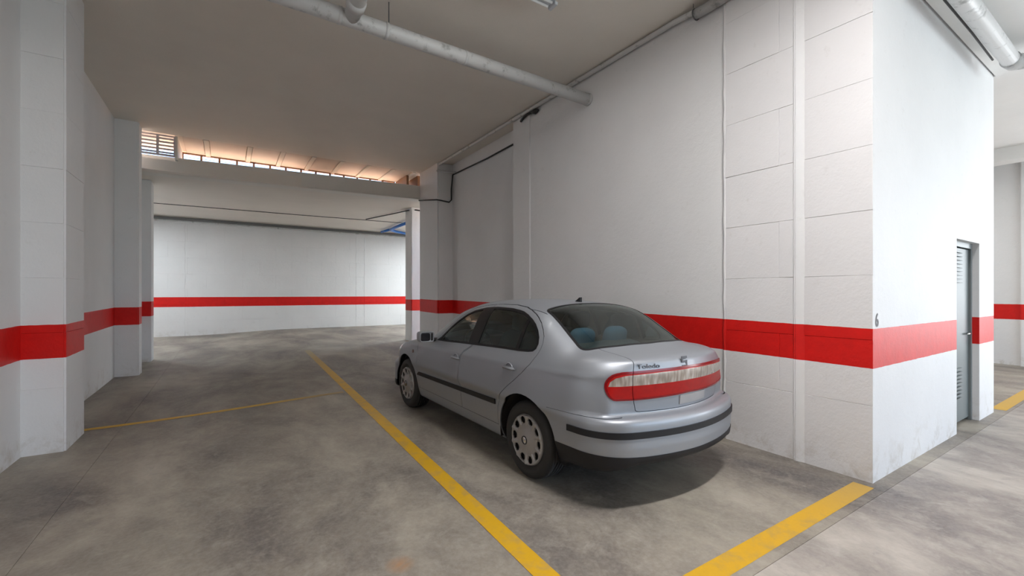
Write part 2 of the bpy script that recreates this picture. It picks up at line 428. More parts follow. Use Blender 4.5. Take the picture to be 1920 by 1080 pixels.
# ceiling strip above the beam: recessed panels between ribs, then louvred slot
P0, P1 = 10.86, 12.15
S('ceiling_slot', (-2.0, P0, HC+.05), (4.9, P1+.15, HC+.3), M['panel'])
cs = bpy.data.objects['ceiling_slot']
ribs = [-.35, .42, 1.05, 1.68, 2.30, 2.92, 3.52, 4.05]
edges = [-.80] + ribs + [4.3]
for a, b in zip(edges, edges[1:]):
    box('ceiling_panel', (a+.055, P0+.02, HC+.012), (b-.055, P1-.02, HC+.05), M['panel'], cs, .004)
for x in ribs:
    box('ceiling_rib', (x-.045, P0+.01, HC-.008), (x+.045, P1, HC+.05), M['ceil'], cs, .004)
# louvred windows
def louvre(name, label, x0, x1, y, z0, z1, nbay, nsl, m, gtop=0, tilt=-24):
    t = empty(name, (x0, y, z0)); tag(t, label, 'louvre window')
    fr = .03
    def Q(nm, mn, mx, mm, bev=0): return box(nm, mn, mx, mm, t, bev)
    Q('frame', (x0, y-.03, z0), (x1, y+.03, z0+fr), m); Q('frame', (x0, y-.03, z1-fr), (x1, y+.03, z1), m)
    w = (x1-x0)/nbay
    for i in range(nbay+1):
        xc = x0+w*i; Q('mullion', (max(x0, xc-.02), y-.032, z0+fr), (min(x1, xc+.02), y+.032, z1-fr), m)
    hh = (z1-z0-2*fr)/nsl
    for i in range(nbay):
        for k in range(nsl):
            zc = z0+fr+hh*(k+.5)
            bm = bmesh.new(); ww = w/2-.022
            bxbm(bm, (-ww, -.022, -.004), (ww, .022, .004))
            o = frombm('slat', bm, m, t); o.location = (w*(i+.5), 0, zc-z0); o.rotation_euler = (math.radians(tilt), 0, 0)
    return t
louvre('louvre_window', 'long low row of bright louvres between the beam and the ceiling', -.82, 3.95, 12.16, 4.30, 4.62, 14, 2, M['wood'], 0, 12)
louvre('louvre_window', 'small square louvre window beside the left pier above the beam', -1.40, -.86, 10.98, 4.20, 4.60, 2, 5, M['alu'])
S('wall_slot_return', (-.86, 10.98, 4.15), (-.82, 12.2, 4.62), M['beam'])
o = box('timber_board', (3.96, 11.22, 4.276), (4.02, 12.12, 4.60), M['wood']); tag(o, 'brown timber board closing the right end of the louvre slot', 'board')
o = box('timber_board', (1.55, 12.085, 4.14), (2.45, 12.125, 4.50), M['wood']); tag(o, 'brown board covering the middle of the louvre row', 'board')
S('wall_slot_end', (4.25, 11.2, 4.1), (4.35, 12.4, 4.62), M['wood'])
# terrace outside, above the lower slab
o = S('floor_terrace', (-6, 12.2, 4.15), (12, 30, 4.2), M['terra'])

# ------------------------------------------------------------------ services on ceiling and walls
def pipe_thing(name, label, cat, pts, r, m, n=20, loc=None):
    t = empty(name, pts[0]); tag(t, label, cat)
    o = tube('pipe', [Vector(p)-Vector(pts[0]) for p in pts], r, m, t, n); return t
def collar(t, p, d, r, L=.05, nm='collar', m=None):
    p = Vector(p); d = Vector(d).normalized()
    o = tube(nm, [p-d*L/2-t.location, p+d*L/2-t.location], r, m or M['pipe'], t, 20); return o
Yp, Zp = 4.66, 4.235
dp = pipe_thing('drain_pipe', 'thick grey drain pipe hanging across the ceiling into the right wall', 'pipe', [(-1.9, Yp, Zp+.10), (1.2, Yp, Zp+.05), (4.36, Yp, Zp)], .080, M['pipe'])
for X in (.95, 1.42, 2.35, 4.28): collar(dp, (X, Yp, Zp+.055*(4.36-X)/3.1*.9), (1, 0, -.016), .086 if X != 2.35 else .083, .035)
for X in (-.6, 1.45): 
    o = tube('hanger_rod', [(X-dp.location.x, 0, .08-.10), (X-dp.location.x, 0, HC-dp.location.z)], .006, M['pipe_dark'], dp, 8)
br = tube('branch', [Vector((1.06, Yp+.02, Zp+.055))-dp.location, Vector((1.06, Yp-.35, Zp+.10))-dp.location, Vector((1.06, 1.0, Zp+.16))-dp.location], .078, M['pipe'], dp, 20)
collar(dp, (1.06, Yp-.22, Zp+.085), (0, 1, -.1), .090, .10)
# conduit along the junction of wall and ceiling
ct = pipe_thing('service_pipe', 'white pipe running along the top of the right wall', 'pipe', [(4.24, -3.0, 4.50), (4.24, 2.92, 4.50)], .052, M['pipe'])
tube('pipe_run', [Vector((4.24, 2.88, 4.53))-ct.location, Vector((4.25, 3.2, 4.562))-ct.location, Vector((4.24, 10.0, 4.562))-ct.location, Vector((4.24, 10.6, 4.55))-ct.location], .030, M['pipe'], ct, 14)
bm = bmesh.new(); tubebm(bm, [(4.24+.058*math.cos(a)-ct.location.x, 2.92-ct.location.y, 4.50+.058*math.sin(a)-ct.location.z) for a in [2*PI*k/20 for k in range(20)]], .006, 6, closed=True)
frombm('pipe_clamp', bm, M['pipe_dark'], ct, True)
tube('hanger_rod', [Vector((4.20, 2.92, 4.56))-ct.location, Vector((4.20, 2.92, 4.61))-ct.location], .005, M['pipe_dark'], ct, 6)
o = tube('pipe_elbow', [Vector(p)-ct.location for p in ((4.24, 9.95, 4.44), (4.19, 9.68, 4.40), (4.35, 9.66, 4.38), (4.56, 9.5, 4.36))], .028, M['pipe'], ct, 12)
# black cables
def cable(name, label, pts, r=.012, m=None, sm=True):
    o = tube(name, pts, r, m or M['cable'], None, 8); tag(o, label, 'cable'); return o
cable('wall_cable', 'black cable in the recess, dropping beside the far right pier', [(4.56, 6.62, 4.33), (4.555, 8.0, 4.31), (4.55, 9.1, 4.33), (4.55, 9.66, 4.34), (4.53, 9.69, 4.0), (4.53, 9.69, 3.74), (4.47, 9.69, 3.68), (4.25, 9.69, 3.70), (4.17, 9.72, 3.71), (4.165, 10.4, 3.82), (4.165, 10.86, 3.89)], .016)
cable('column_cable', 'black cable looping over the head of the column and hanging down it', [(3.8, 14.6, 3.90), (4.2, 13.2, 3.90), (4.36, 12.2, 3.87), (4.5, 11.97, 3.86), (4.80, 11.97, 3.84), (4.86, 11.965, 3.7), (4.85, 11.965, 2.8), (4.87, 11.965, 1.9), (4.84, 11.965, 1.45)], .017)
cable('ceiling_wire', 'thin dark wire across the lower ceiling beyond the beam', [(-3, 15.2, 3.918), (2, 15.0, 3.918), (4.6, 14.83, 3.918), (6.5, 14.7, 3.918)], .009)
hg = empty('wall_bracket', (4.30, 5.98, 4.25)); tag(hg, 'black bracket with a short cable stub high on the right wall', 'bracket')
bm = bmesh.new()
tubebm(bm, [(-.03, -.16, .245), (-.035, -.08, .245), (-.04, .03, .262)], [.016, .045, .018], 10); frombm('bracket_head', bm, M['cable'], hg, True)
bm = bmesh.new(); tubebm(bm, [(-.04, .01, .258), (-.05, .12, .262), (-.05, .22, .245), (-.05, .32, .205)], .020, 8); frombm('cable_stub', bm, M['cable'], hg, True)
# far pipes along the top of the far wall
for k, (z, y, r) in enumerate(((3.86, 17.45, .045), (3.80, 17.60, .03))):
    o = tube('far_pipe', [(-3.5, y, z), (9.8, y, z)], r, M['pipe_dark'] if k == 0 else M['pipe'], None, 10)
    tag(o, ('upper dark pipe along the ceiling in front of the far wall', 'lower grey pipe along the top of the far wall')[k], 'pipe')
bl = empty('blue_pipe', (5.02, 13.2, 3.85)); tag(bl, 'blue plastic pipe branching under the lower ceiling at the far right', 'pipe')
tube('pipe', [Vector(p)-bl.location for p in ((5.02, 13.2, 3.838), (5.02, 15.4, 3.838), (5.06, 16.1, 3.838), (5.4, 16.5, 3.85), (6.7, 17.3, 3.838))], .050, M['blue'], bl)
tube('branch', [Vector(p)-bl.location for p in ((5.05, 16.2, 3.85), (4.98, 16.9, 3.85))], .045, M['blue'], bl)
o = box('wall_socket', (6.36, 17.66, 2.80), (6.50, 17.70, 2.98), M['beam'], None, .006); tag(o, 'small grey box on the far wall beside the column', 'switch box')
box('socket_cover', (6.385, 17.645, 2.83), (6.475, 17.665, 2.95), M['pipe_dark'], o)
# right bay pipes
rp = pipe_thing('ceiling_pipe', 'white drain pipe under the right ceiling beside the block with the door', 'pipe', [(5.0, 1.10, 4.215), (5.0, 1.10, 4.12), (5.04, 1.10, 4.085), (5.1, 1.10, 4.08), (7.28, 1.10, 4.06)], .075, M['pipe'])
tube('elbow', [Vector(p)-rp.location for p in ((7.2, 1.10, 4.06), (7.33, 1.09, 4.06), (7.38, 1.02, 4.06), (7.38, .9, 4.06))], .085, M['pipe'], rp, 20)
tube('branch', [Vector(p)-rp.location for p in ((7.38, .95, 4.06), (7.38, -6, 4.10))], .06, M['pipe'], rp, 20)
cable('ceiling_cable', 'thin dark cable between the right ceiling pipe and the wall', [(4.4, 1.22, 4.19), (5.5, 1.24, 4.17), (6.3, 1.22, 4.12), (7.25, 1.24, 4.13)], .010)

# ------------------------------------------------------------------ ceiling lamps
def lamp(label, loc, rz, power, L=1.25, col=(1, .97, .92), tube=None):
    t = empty('ceiling_lamp', loc); t.rotation_euler = (0, 0, rz); tag(t, label, 'lamp')
    bm = bmesh.new(); bxbm(bm, (-L/2, -.07, 0), (L/2, .07, .05), .008); frombm('housing', bm, M['lampbody'], t)
    for s in (-1, 1):
        bm = bmesh.new(); tubebm(bm, [(-L/2+.04, s*.035, -.016), (L/2-.04, s*.035, -.016)], .013, 10); frombm('tube', bm, tube or M['tube'], t, True)
        bm = bmesh.new(); bxbm(bm, (s*L/2-.02, -.06, -.035), (s*L/2+.02, .06, .0), .005); frombm('end_cap', bm, M['lampbody'], t)
    l = bpy.data.lights.new('lamp_light', 'AREA'); l.shape = 'RECTANGLE'; l.size = L; l.size_y = .14; l.energy = power; l.color = col
    o = bpy.data.objects.new('lamp_light', l); C.objects.link(o); o.parent = t; o.location = (0, 0, -.06)
    return t
lamp('ceiling lamp above the parked car at the top edge', (2.22, 3.62, 4.50), 0, 10, tube=M['dimtube'])
lamp('ceiling lamp in the aisle behind the camera', (2.05, .65, 4.50), 0, 165, col=(1, .965, .96))
lamp('ceiling lamp in the lower space beyond the beam', (7.4, 14.6, 3.82), PI/2, 290, col=(.86, .95, 1))
lamp('ceiling lamp in the far left of the lower space', (-2.7, 15.0, 3.82), PI/2, 110, col=(.86, .95, 1))
lamp('ceiling lamp at the far right end', (11, 3.5, 4.10), PI/2, 60)
lamp('added fill lamp in the right aisle out of view', (6.6, -2.8, 4.10), 0, 35)  # unseen lamp added to brighten the right aisle floor

# number on the block
def text(name, s, size, m, depth=.002, parent=None, font_shear=0, bold=0):
    cu = bpy.data.curves.new(name, 'FONT'); cu.body = s; cu.size = size; cu.extrude = depth; cu.align_x = 'CENTER'; cu.shear = font_shear; cu.offset = bold
    o = bpy.data.objects.new('tmp', cu); C.objects.link(o)
    dg = bpy.context.evaluated_depsgraph_get(); me = bpy.data.meshes.new_from_object(o.evaluated_get(dg))
    bpy.data.objects.remove(o)
    return link(name, me, m, parent)
o = text('bay_number', '6', .155, M['num'], .001); o.rotation_euler = (PI/2, 0, 0); o.location = (4.355, 1.377, 1.235); o.scale = (.85, 1, 1)
tag(o, 'dark painted number 6 above the red stripe at the wall corner', 'number')

# ================================================================== the parked car
# local frame: x to the right, y forward from the rear axle, z up from the ground
M['paint'] = mat('silver_paint', (.315, .335, .365), .46, .55, .15)
M['gap'] = mat('shut_line', (.008, .008, .009), .8)
M['blackplastic'] = mat('black_plastic', (.011, .011, .013), .5, 0, 0, .35)
M['trimblack'] = mat('gloss_black_trim', (.007, .007, .008), .4, 0, 0, .3)
M['rubber'] = mat('tyre_rubber', (.020, .019, .018), .7)
M['hub'] = mat('hubcap_silver', (.36, .35, .34), .38, .45)
M['chrome'] = mat('chrome', (.75, .76, .78), .18, 1)
M['lampred'] = mat('tail_lamp_red', (.5, .006, .005), .35, 0, 0, .3)
t = NT(M['lampred']); pos = t.n('ShaderNodeNewGeometry').outputs['Position']
t.l(t.mix(t.noise(pos, 30, 3), (.27, .002, .002), (.46, .007, .004)), t.b.inputs['Base Color'])
M['lamprim'] = mat('tail_lamp_rim', (.20, .002, .004), .25, 0, .1, .4)
M['lampclear'] = mat('tail_lamp_clear', (.52, .47, .42), .2, .35, .8)
t = NT(M['lampclear']); pos = t.n('ShaderNodeNewGeometry').outputs['Position']
wv = t.n('ShaderNodeTexNoise'); mp = t.n('ShaderNodeMapping'); mp.inputs['Scale'].default_value = (9, 9, 2); t.l(pos, mp.inputs[0]); t.l(mp.outputs[0], wv.inputs[0]); wv.inputs['Detail'].default_value = 1
t.l(t.ramp(wv.outputs[0], [(.35, (.30, .25, .21)), (.5, (.40, .34, .29)), (.65, (.50, .46, .42))]), t.b.inputs['Base Color'])
M['mirror'] = mat('mirror_glass', (.02, .02, .025), .08, .1)
M['badge'] = mat('badge_metal', (.13, .135, .15), .55, .4)
M['plate'] = mat('blank_plate', (.36, .355, .36), .5)
M['lining'] = mat('cabin_lining', (.09, .085, .08), .8)
M['headliner'] = mat('headliner', (.30, .30, .29), .9)
M['seat'] = mat('seat_cloth', (.035, .045, .06), .9)
M['seatblue'] = mat('blue_headrest_cloth', (.045, .11, .20), .9)
M['lampglass'] = mat('headlamp_glass', (.55, .56, .58), .12, .3, .8)
M['amber'] = mat('dark_indicator', (.10, .04, .02), .3)
M['well'] = mat('wheel_well', (.012, .010, .009), .9)
def glass_mat(name, tint, refl=1.0):
    m = bpy.data.materials.new(name); m.use_nodes = True; nt = m.node_tree; nt.nodes.clear()
    out = nt.nodes.new('ShaderNodeOutputMaterial'); mx = nt.nodes.new('ShaderNodeMixShader')
    tr = nt.nodes.new('ShaderNodeBsdfTransparent'); tr.inputs[0].default_value = (*tint, 1)
    gl = nt.nodes.new('ShaderNodeBsdfGlossy'); gl.inputs['Roughness'].default_value = .015; gl.inputs[0].default_value = (.9, .97, .95, 1)
    fr = nt.nodes.new('ShaderNodeFresnel'); fr.inputs[0].default_value = 1.85
    nt.links.new(fr.outputs[0], mx.inputs[0]); nt.links.new(tr.outputs[0], mx.inputs[1]); nt.links.new(gl.outputs[0], mx.inputs[2]); nt.links.new(mx.outputs[0], out.inputs[0])
    return m
M['glass'] = glass_mat('window_glass', (.66, .80, .73))

CPH, CPT = math.radians(2.0), .0135
car = empty('car', (2.84, 2.978, .0265)); car.scale = (1, 1, .986); car.rotation_euler = (CPT, 0, CPH)
tag(car, 'silver four-door saloon parked beside the right wall', 'car')

def cr(x, pts):   # monotone-ish cubic through points, numpy
    xs = np.array([p[0] for p in pts]); ys = np.array([p[1] for p in pts])
    d = np.diff(ys)/np.diff(xs); m = np.zeros_like(ys); m[1:-1] = (d[:-1]+d[1:])/2; m[0] = d[0]; m[-1] = d[-1]
    for i in range(1, len(xs)-1):
        if d[i-1]*d[i] <= 0: m[i] = 0
    i = np.clip(np.searchsorted(xs, x)-1, 0, len(xs)-2); h = xs[i+1]-xs[i]; t = np.clip((x-xs[i])/h, 0, 1)
    return (2*t**3-3*t**2+1)*ys[i]+(t**3-2*t**2+t)*h*m[i]+(-2*t**3+3*t**2)*ys[i+1]+(t**3-t**2)*h*m[i+1]
DECK = [(-1.2, .99), (-1.0, 1.022), (-.93, 1.040), (-.8, 1.056), (-.55, 1.078), (-.2, 1.03), (0, .99), (.6, .965), (1.2, .94), (1.8, .93), (2.1, .95), (2.35, .935), (2.7, .875), (3.05, .79), (3.25, .72), (3.45, .60), (3.6, .5)]
ROOF = [(-1.1, .80), (-.75, .965), (-.58, 1.066), (-.30, 1.232), (-.08, 1.352), (.02, 1.385), (.3, 1.412), (.7, 1.424), (1.05, 1.416), (1.38, 1.380), (1.65, 1.305), (1.96, 1.160), (2.42, .925), (2.75, .75)]
SIDE = [(.1, .74), (.2, .795), (.32, .838), (.45, .858), (.6, .868), (.75, .866), (.88, .850), (.97, .828), (1.1, .77), (1.3, .66)]
GH = [(.6, .90), (.9, .852), (1.0, .818), (1.15, .752), (1.3, .682), (1.38, .640), (1.6, .50)]
def smax(a, b, r):
    h = np.maximum(r-np.abs(a-b), 0); return np.maximum(a, b)+h*h/(4*r)
def smin(a, b, r): return -smax(-a, -b, r)
def F(p):
    x = np.abs(p[:, 0]); y = p[:, 1]; z = p[:, 2]
    plan = .085*np.clip((.35-y)/1.3, 0, 1.2)**2 + .13*np.clip((y-2.2)/1.2, 0, 1.2)**2
    side = x - (cr(z, SIDE) - plan)
    crease = .006*np.exp(-((z-(.905-.035*y*.8))/.022)**2)
    side = side - crease*(y < 2.3)
    top = (z - (cr(y, DECK) - .085*x**2*np.clip((y-1.6)/1, 0.35, 1.3) - .03*x**2))*.95
    yr = -.958 + .34*x**2 + .035*np.clip((1.04-z)/.4, 0, 1) - .022*np.exp(-((z-1.035)/.03)**2)
    rear = yr - y
    front = y - (3.35 - .54*x**2 - .05*np.clip((z-.5)/.3, 0, 2)**2)
    bot = .20 + .15*np.clip((-.42-y)/.15, 0, 1) - z
    lo = smax(side, rear, .22); lo = smax(lo, front, .30); lo = smax(lo, top, .075+.055*np.clip((.1-y)/.5, 0, 1)); lo = smax(lo, bot, .05)
    # greenhouse
    gplan = .30*np.clip(-.05-y, 0, 1.5)**1.6 + .05*np.clip(y-1.3, 0, 2)**1.5
    gs = (x - (cr(z, GH) - gplan))*.92
    ysh = np.where(y < .6, y - .11*x**2, y + .42*x**2)
    roof = z - (cr(ysh, ROOF) - .085*x**2 - .03*(x/.6)**4)
    roof = roof*.85
    gh = smax(gs, roof, .085); gh = smax(gh, .6-z, .05); gh = smax(gh, smax(-.78-y, y-2.6, .05), .05)
    b = smin(lo, gh, .055)
    # rear bumper bulging out below the lid
    byr = -1.030 + .30*x**2 + .02*np.clip((.45-z)/.25, 0, 1)
    bs = x - (.864 - .05*np.clip((.42-z)/.2, 0, 1)**1.5 - plan*.75)
    bmp = smax(smax(byr-y, bs, .21), y+.30, .05)
    zt = .652; bmp = smax(bmp, smax(z-zt, .325-.08*np.clip((x-.55)/.3,0,1)-z, .02), .055)
    b = smin(b, bmp, .022)
    # front bumper
    fm = smax(smax(y-(3.44-.54*x**2), x-.862+plan*.5, .25), 2.8-y, .05); fm = smax(fm, smax(z-.56, .20-z, .02), .06)
    return smin(b, fm, .03)
def grad(p, e=2e-3):
    gr = np.stack([F(p+np.array(d)*e)-F(p-np.array(d)*e) for d in ((1, 0, 0), (0, 1, 0), (0, 0, 1))], 1)
    gr[np.abs(p[:, 0]) < 1e-4, 0] = 0
    return gr/np.maximum(np.linalg.norm(gr, axis=1, keepdims=True), 1e-9)
# box grid -> surface
NX, NY, NZ = 56, 176, 58
bx0, bx1, by0, by1, bz0, bz1 = -.82, .82, -1.0, 3.38, .2, 1.38
vid = {}; vco = []
def gv(i, j, k):
    if (i, j, k) not in vid:
        vid[(i, j, k)] = len(vco)
        vco.append((bx0+(bx1-bx0)*i/NX, by0+(by1-by0)*j/NY, bz0+(bz1-bz0)*k/NZ))
    return vid[(i, j, k)]
quads = []
for i in range(NX):
    for j in range(NY):
        for k in (0, NZ):
            q = [gv(i, j, k), gv(i+1, j, k), gv(i+1, j+1, k), gv(i, j+1, k)]; quads.append(q[::-1] if k == 0 else q)
for j in range(NY):
    for k in range(NZ):
        for i in (0, NX):
            q = [gv(i, j, k), gv(i, j+1, k), gv(i, j+1, k+1), gv(i, j, k+1)]; quads.append(q[::-1] if i == 0 else q)
for i in range(NX):
    for k in range(NZ):
        for j in (0, NY):
            q = [gv(i, j, k), gv(i+1, j, k), gv(i+1, j, k+1), gv(i, j, k+1)]; quads.append(q if j == 0 else q[::-1])
pb = np.array(vco)
ya = np.clip(pb[:, 1]*.86+.12, -.35, 2.55)
ya = np.clip(pb[:, 1], -.42, 2.7)
anc = np.stack([np.zeros(len(pb)), ya, np.full(len(pb), .62)], 1)
dr_ = pb-anc; dr_ /= np.linalg.norm(dr_, axis=1, keepdims=True)
lo_ = np.zeros(len(pb)); hi_ = np.full(len(pb), 2.0)
# march outward to the first crossing, then bisect
tt = np.zeros(len(pb)); done = np.zeros(len(pb), bool)
for s in range(200):
    tn = tt+.01; f = F(anc+dr_*tn[:, None]); hit = (f > 0) & ~done
    lo_[hit] = tt[hit]; hi_[hit] = tn[hit]; done |= hit; tt = tn
    if done.all(): break
for s in range(22):
    mid = (lo_+hi_)/2; f = F(anc+dr_*mid[:, None]); pos_ = f > 0
    hi_ = np.where(pos_, mid, hi_); lo_ = np.where(pos_, lo_, mid)
vs = anc+dr_*((lo_+hi_)/2)[:, None]
B = bmesh.new(); bv = [B.verts.new(v) for v in vs]
for q in quads: B.faces.new([bv[i] for i in q])
B.faces.ensure_lookup_table(); TAG = B.faces.layers.int.new('tag')
TAGS = ['body']
def tid(n):
    if n not in TAGS: TAGS.append(n)
    return TAGS.index(n)
def inpoly(px, py, poly):
    c = False; n = len(poly); j = n-1
    for i in range(n):
        xi, yi = poly[i]; xj, yj = poly[j]
        if (yi > py) != (yj > py) and px < (xj-xi)*(py-yi)/(yj-yi)+xi: c = not c
        j = i
    return c
def cut(poly, ax, filt, name, only=('body',)):
    """cookie-cut the skin: poly in the two axes other than ax; returns nothing, tags the inside faces"""
    a, b = [k for k in range(3) if k != ax]
    oks = {tid(n) for n in only}; nt_ = tid(name)
    x0 = min(p[0] for p in poly); x1 = max(p[0] for p in poly); y0 = min(p[1] for p in poly); y1 = max(p[1] for p in poly)
    def bb(f):
        us = [v.co[a] for v in f.verts]; ws = [v.co[b] for v in f.verts]; return min(us), max(us), min(ws), max(ws)
    cand = {}
    for f in B.faces:
        if f[TAG] in oks and filt(f.calc_center_median()):
            q = bb(f)
            if q[1] >= x0 and q[0] <= x1 and q[3] >= y0 and q[2] <= y1: cand[f] = q
    n = len(poly); e = 1e-5
    for i in range(n):
        p, q = poly[i], poly[(i+1) % n]
        ex0, ex1 = min(p[0], q[0])-e, max(p[0], q[0])+e; ey0, ey1 = min(p[1], q[1])-e, max(p[1], q[1])+e
        sel = [f for f, s in cand.items() if s[1] >= ex0 and s[0] <= ex1 and s[3] >= ey0 and s[2] <= ey1]
        if not sel: continue
        nrm = [0, 0, 0]; nrm[a] = q[1]-p[1]; nrm[b] = -(q[0]-p[0]); co = [0, 0, 0]; co[a] = p[0]; co[b] = p[1]
        geom = set(sel)
        for f in sel: geom.update(f.edges); geom.update(f.verts)
        for f in sel: del cand[f]
        r = bmesh.ops.bisect_plane(B, geom=list(geom), dist=1e-6, plane_co=co, plane_no=nrm)
        for f in r['geom']:
            if isinstance(f, bmesh.types.BMFace): cand[f] = bb(f)
        for f in sel:
            if f.is_valid and f not in cand: cand[f] = bb(f)
    for f in cand:
        c = f.calc_center_median()
        if inpoly(c[a], c[b], poly): f[TAG] = nt_
def offs(poly, d):
    """move a polygon inward by d (works for either winding)"""
    n = len(poly); A = sum(poly[i][0]*poly[(i+1) % n][1]-poly[(i+1) % n][0]*poly[i][1] for i in range(n)); sg = 1 if A > 0 else -1
    out = []
    for i in range(n):
        p0, p1, p2 = (Vector(poly[i-1]), Vector(poly[i]), Vector(poly[(i+1) % n]))
        e1 = (p1-p0).normalized(); e2 = (p2-p1).normalized(); n1 = Vector((-e1.y, e1.x))*sg; n2 = Vector((-e2.y, e2.x))*sg
        m = (n1+n2); m = m/max(.3, m.dot(n1)) if m.length > 1e-6 else n1
        out.append((p1.x+m.x*d, p1.y+m.y*d))
    return out
def rnd(poly, r, n=4):
    """round polygon corners"""
    out = []; N = len(poly)
    for i in range(N):
        p0, p1, p2 = Vector(poly[i-1]), Vector(poly[i]), Vector(poly[(i+1) % N])
        a = (p0-p1); b = (p2-p1); rr = min(r, a.length*.45, b.length*.45); A = p1+a.normalized()*rr; Bq = p1+b.normalized()*rr
        for k in range(n+1):
            t_ = k/n; q = A*(1-t_)**2+p1*2*t_*(1-t_)+Bq*t_*t_; out.append((q.x, q.y))
    return out
W0, W1, WR = -.050, 2.465, .366
DLO = [(1.63, .948), (1.535, .995), (1.455, 1.065), (1.39, 1.125), (1.291, 1.199), (1.19, 1.262), (1.091, 1.302), (.91, 1.338), (.725, 1.352), (.493, 1.350), (.36, 1.340), (.269, 1.328), (.18, 1.306), (.083, 1.272), (.015, 1.238), (-.05, 1.19), (-.095, 1.14), (-.118, 1.09), (-.112, 1.050), (-.085, 1.028), (-.03, 1.018), (.1, 1.010), (.34, 1.003), (.7, .988), (1.1, .970), (1.4, .955)]
inner = offs(DLO, .020)
def clipx(poly, lo=None, hi=None):
    def cl(P_, c, keep):
        out = []
        for i in range(len(P_)):
            p, q = P_[i], P_[(i+1) % len(P_)]; a, b = keep(p[0]), keep(q[0])
            if a: out.append(p)
            if a != b: t_ = (c-p[0])/(q[0]-p[0]); out.append((c, p[1]+t_*(q[1]-p[1])))
        return out
    if lo is not None: poly = cl(poly, lo, lambda v: v >= lo)
    if hi is not None: poly = cl(poly, hi, lambda v: v <= hi)
    return poly
def circ(cy, cz, r, n=40): return [(cy+r*math.cos(2*PI*k/n), cz+r*math.sin(2*PI*k/n)) for k in range(n)]
FD = [(2.076, .335), (2.076, .86), (2.06, .90), (1.97, .915), (1.70, .940), (1.575, 1.01), (1.47, 1.095), (1.30, 1.235), (1.19, 1.295), (1.091, 1.335), (.91, 1.368), (.812, 1.374), (.812, 1.02), (.86, .965), (.96, .91), (1.005, .85), (1.005, .335)]
RD = [(.998, .335), (.998, .85), (.952, .905), (.85, .962), (.806, 1.02), (.806, 1.374), (.72, 1.380), (.50, 1.380), (.32, 1.366), (.20, 1.345), (.102, 1.318), (.04, 1.292), (-.03, 1.252), (-.09, 1.20), (-.135, 1.15), (-.158, 1.10), (-.162, 1.06), (-.150, 1.015), (-.105, .93), (-.03, .855), (.06, .78), (.15, .715), (.23, .645), (.29, .575), (.325, .50), (.338, .42), (.338, .335)]
for sg, sd in ((-1, 'l'), (1, 'r')):
    fs = lambda c, sg=sg: c.x*sg > .38
    # wheel arches
    for cy in (W0, W1): cut(circ(cy, .322, WR), 0, lambda c, sg=sg: c.x*sg > .38 and c.z < .8, 'void')
    # glasshouse
    cut(DLO, 0, fs, 'trim'+sd)
    cut(clipx(inner, lo=.925, hi=1.52), 0, fs, 'fglass'+sd, ('trim'+sd,))
    cut(clipx(inner, lo=.150, hi=.745), 0, fs, 'rglass'+sd, ('trim'+sd,))
    cut(clipx(inner, hi=.108), 0, fs, 'qglass'+sd, ('trim'+sd,))
    # doors with shut lines
    for nm, D in (('fdoor', FD), ('rdoor', RD)):
        cut(D, 0, fs, 'gap'); cut(offs(D, .0045), 0, fs, nm+sd, ('gap',))
    # bumper seam, rub strip, valance (side part)
    sf = lambda c, sg=sg: c.x*sg > .30 and c.y < -.3
    # front wing / bumper
    cut([(2.55, .60), (3.5, .60), (3.5, .606), (2.55, .606)], 0, lambda c, sg=sg: c.x*sg > .2 and c.y > 2.5, 'gap')
    cut(rnd([(2.64, .72), (2.95, .65), (3.30, .64), (3.25, .76), (2.92, .81), (2.66, .83)], .04), 0, lambda c, sg=sg: c.x*sg > .35 and c.y > 2.4 and c.z > .6, 'headlamp'+sd)
    cut(circ(2.21, .755, .022, 14), 0, fs, 'indic'+sd)
    cut([(2.09, .488), (.36, .515), (.36, .560), (2.03, .530)], 0, fs, 'strip'+sd, ('body', 'fdoor'+sd, 'rdoor'+sd, 'gap'))
# rear window and windscreen (cut from above)
up = lambda c: c.z > 1.0
RWo = rnd([(-.625, -.470), (-.33, -.545), (0, -.572), (.33, -.545), (.625, -.470), (.552, .085), (.28, .11), (0, .12), (-.28, .11), (-.552, .085)], .07, 5)
cut(RWo, 2, lambda c: c.z > 1.0 and c.y < .3, 'rtrim')
cut(offs(RWo, .022), 2, lambda c: c.z > 1.0 and c.y < .3, 'rearglass', ('rtrim',))
WSo = rnd([(-.70, 1.82), (-.35, 2.10), (0, 2.18), (.35, 2.10), (.70, 1.82), (.57, 1.22), (.28, 1.30), (0, 1.33), (-.28, 1.30), (-.57, 1.22)], .05, 4)
cut(WSo, 2, lambda c: c.z > .93 and c.y > 1.0, 'wtrim')
cut(offs(WSo, .03), 2, lambda c: c.z > .93 and c.y > 1.0, 'windscreen', ('wtrim',))
# roof ditches
for sg in (-1, 1):
    cut([(sg*.578, .02), (sg*.600, 1.25), (sg*.606, 1.25), (sg*.585, .00)], 2, lambda c: c.z > 1.2, 'gap', ('body',))
# rear end, cut from behind
rf = lambda c: c.y < -.42
LID = rnd([(-.500, 1.6), (-.500, 1.03), (-.535, .93), (-.525, .80), (-.492, .678), (-.47, .668), (0, .664), (.47, .668), (.492, .678), (.525, .80), (.535, .93), (.500, 1.03), (.500, 1.6)], .03, 4)
cut(LID, 1, lambda c: c.y < -.46 and c.z > .5, 'gap')
cut(offs(LID, .0045), 1, lambda c: c.y < -.46 and c.z > .5, 'lid', ('gap',))
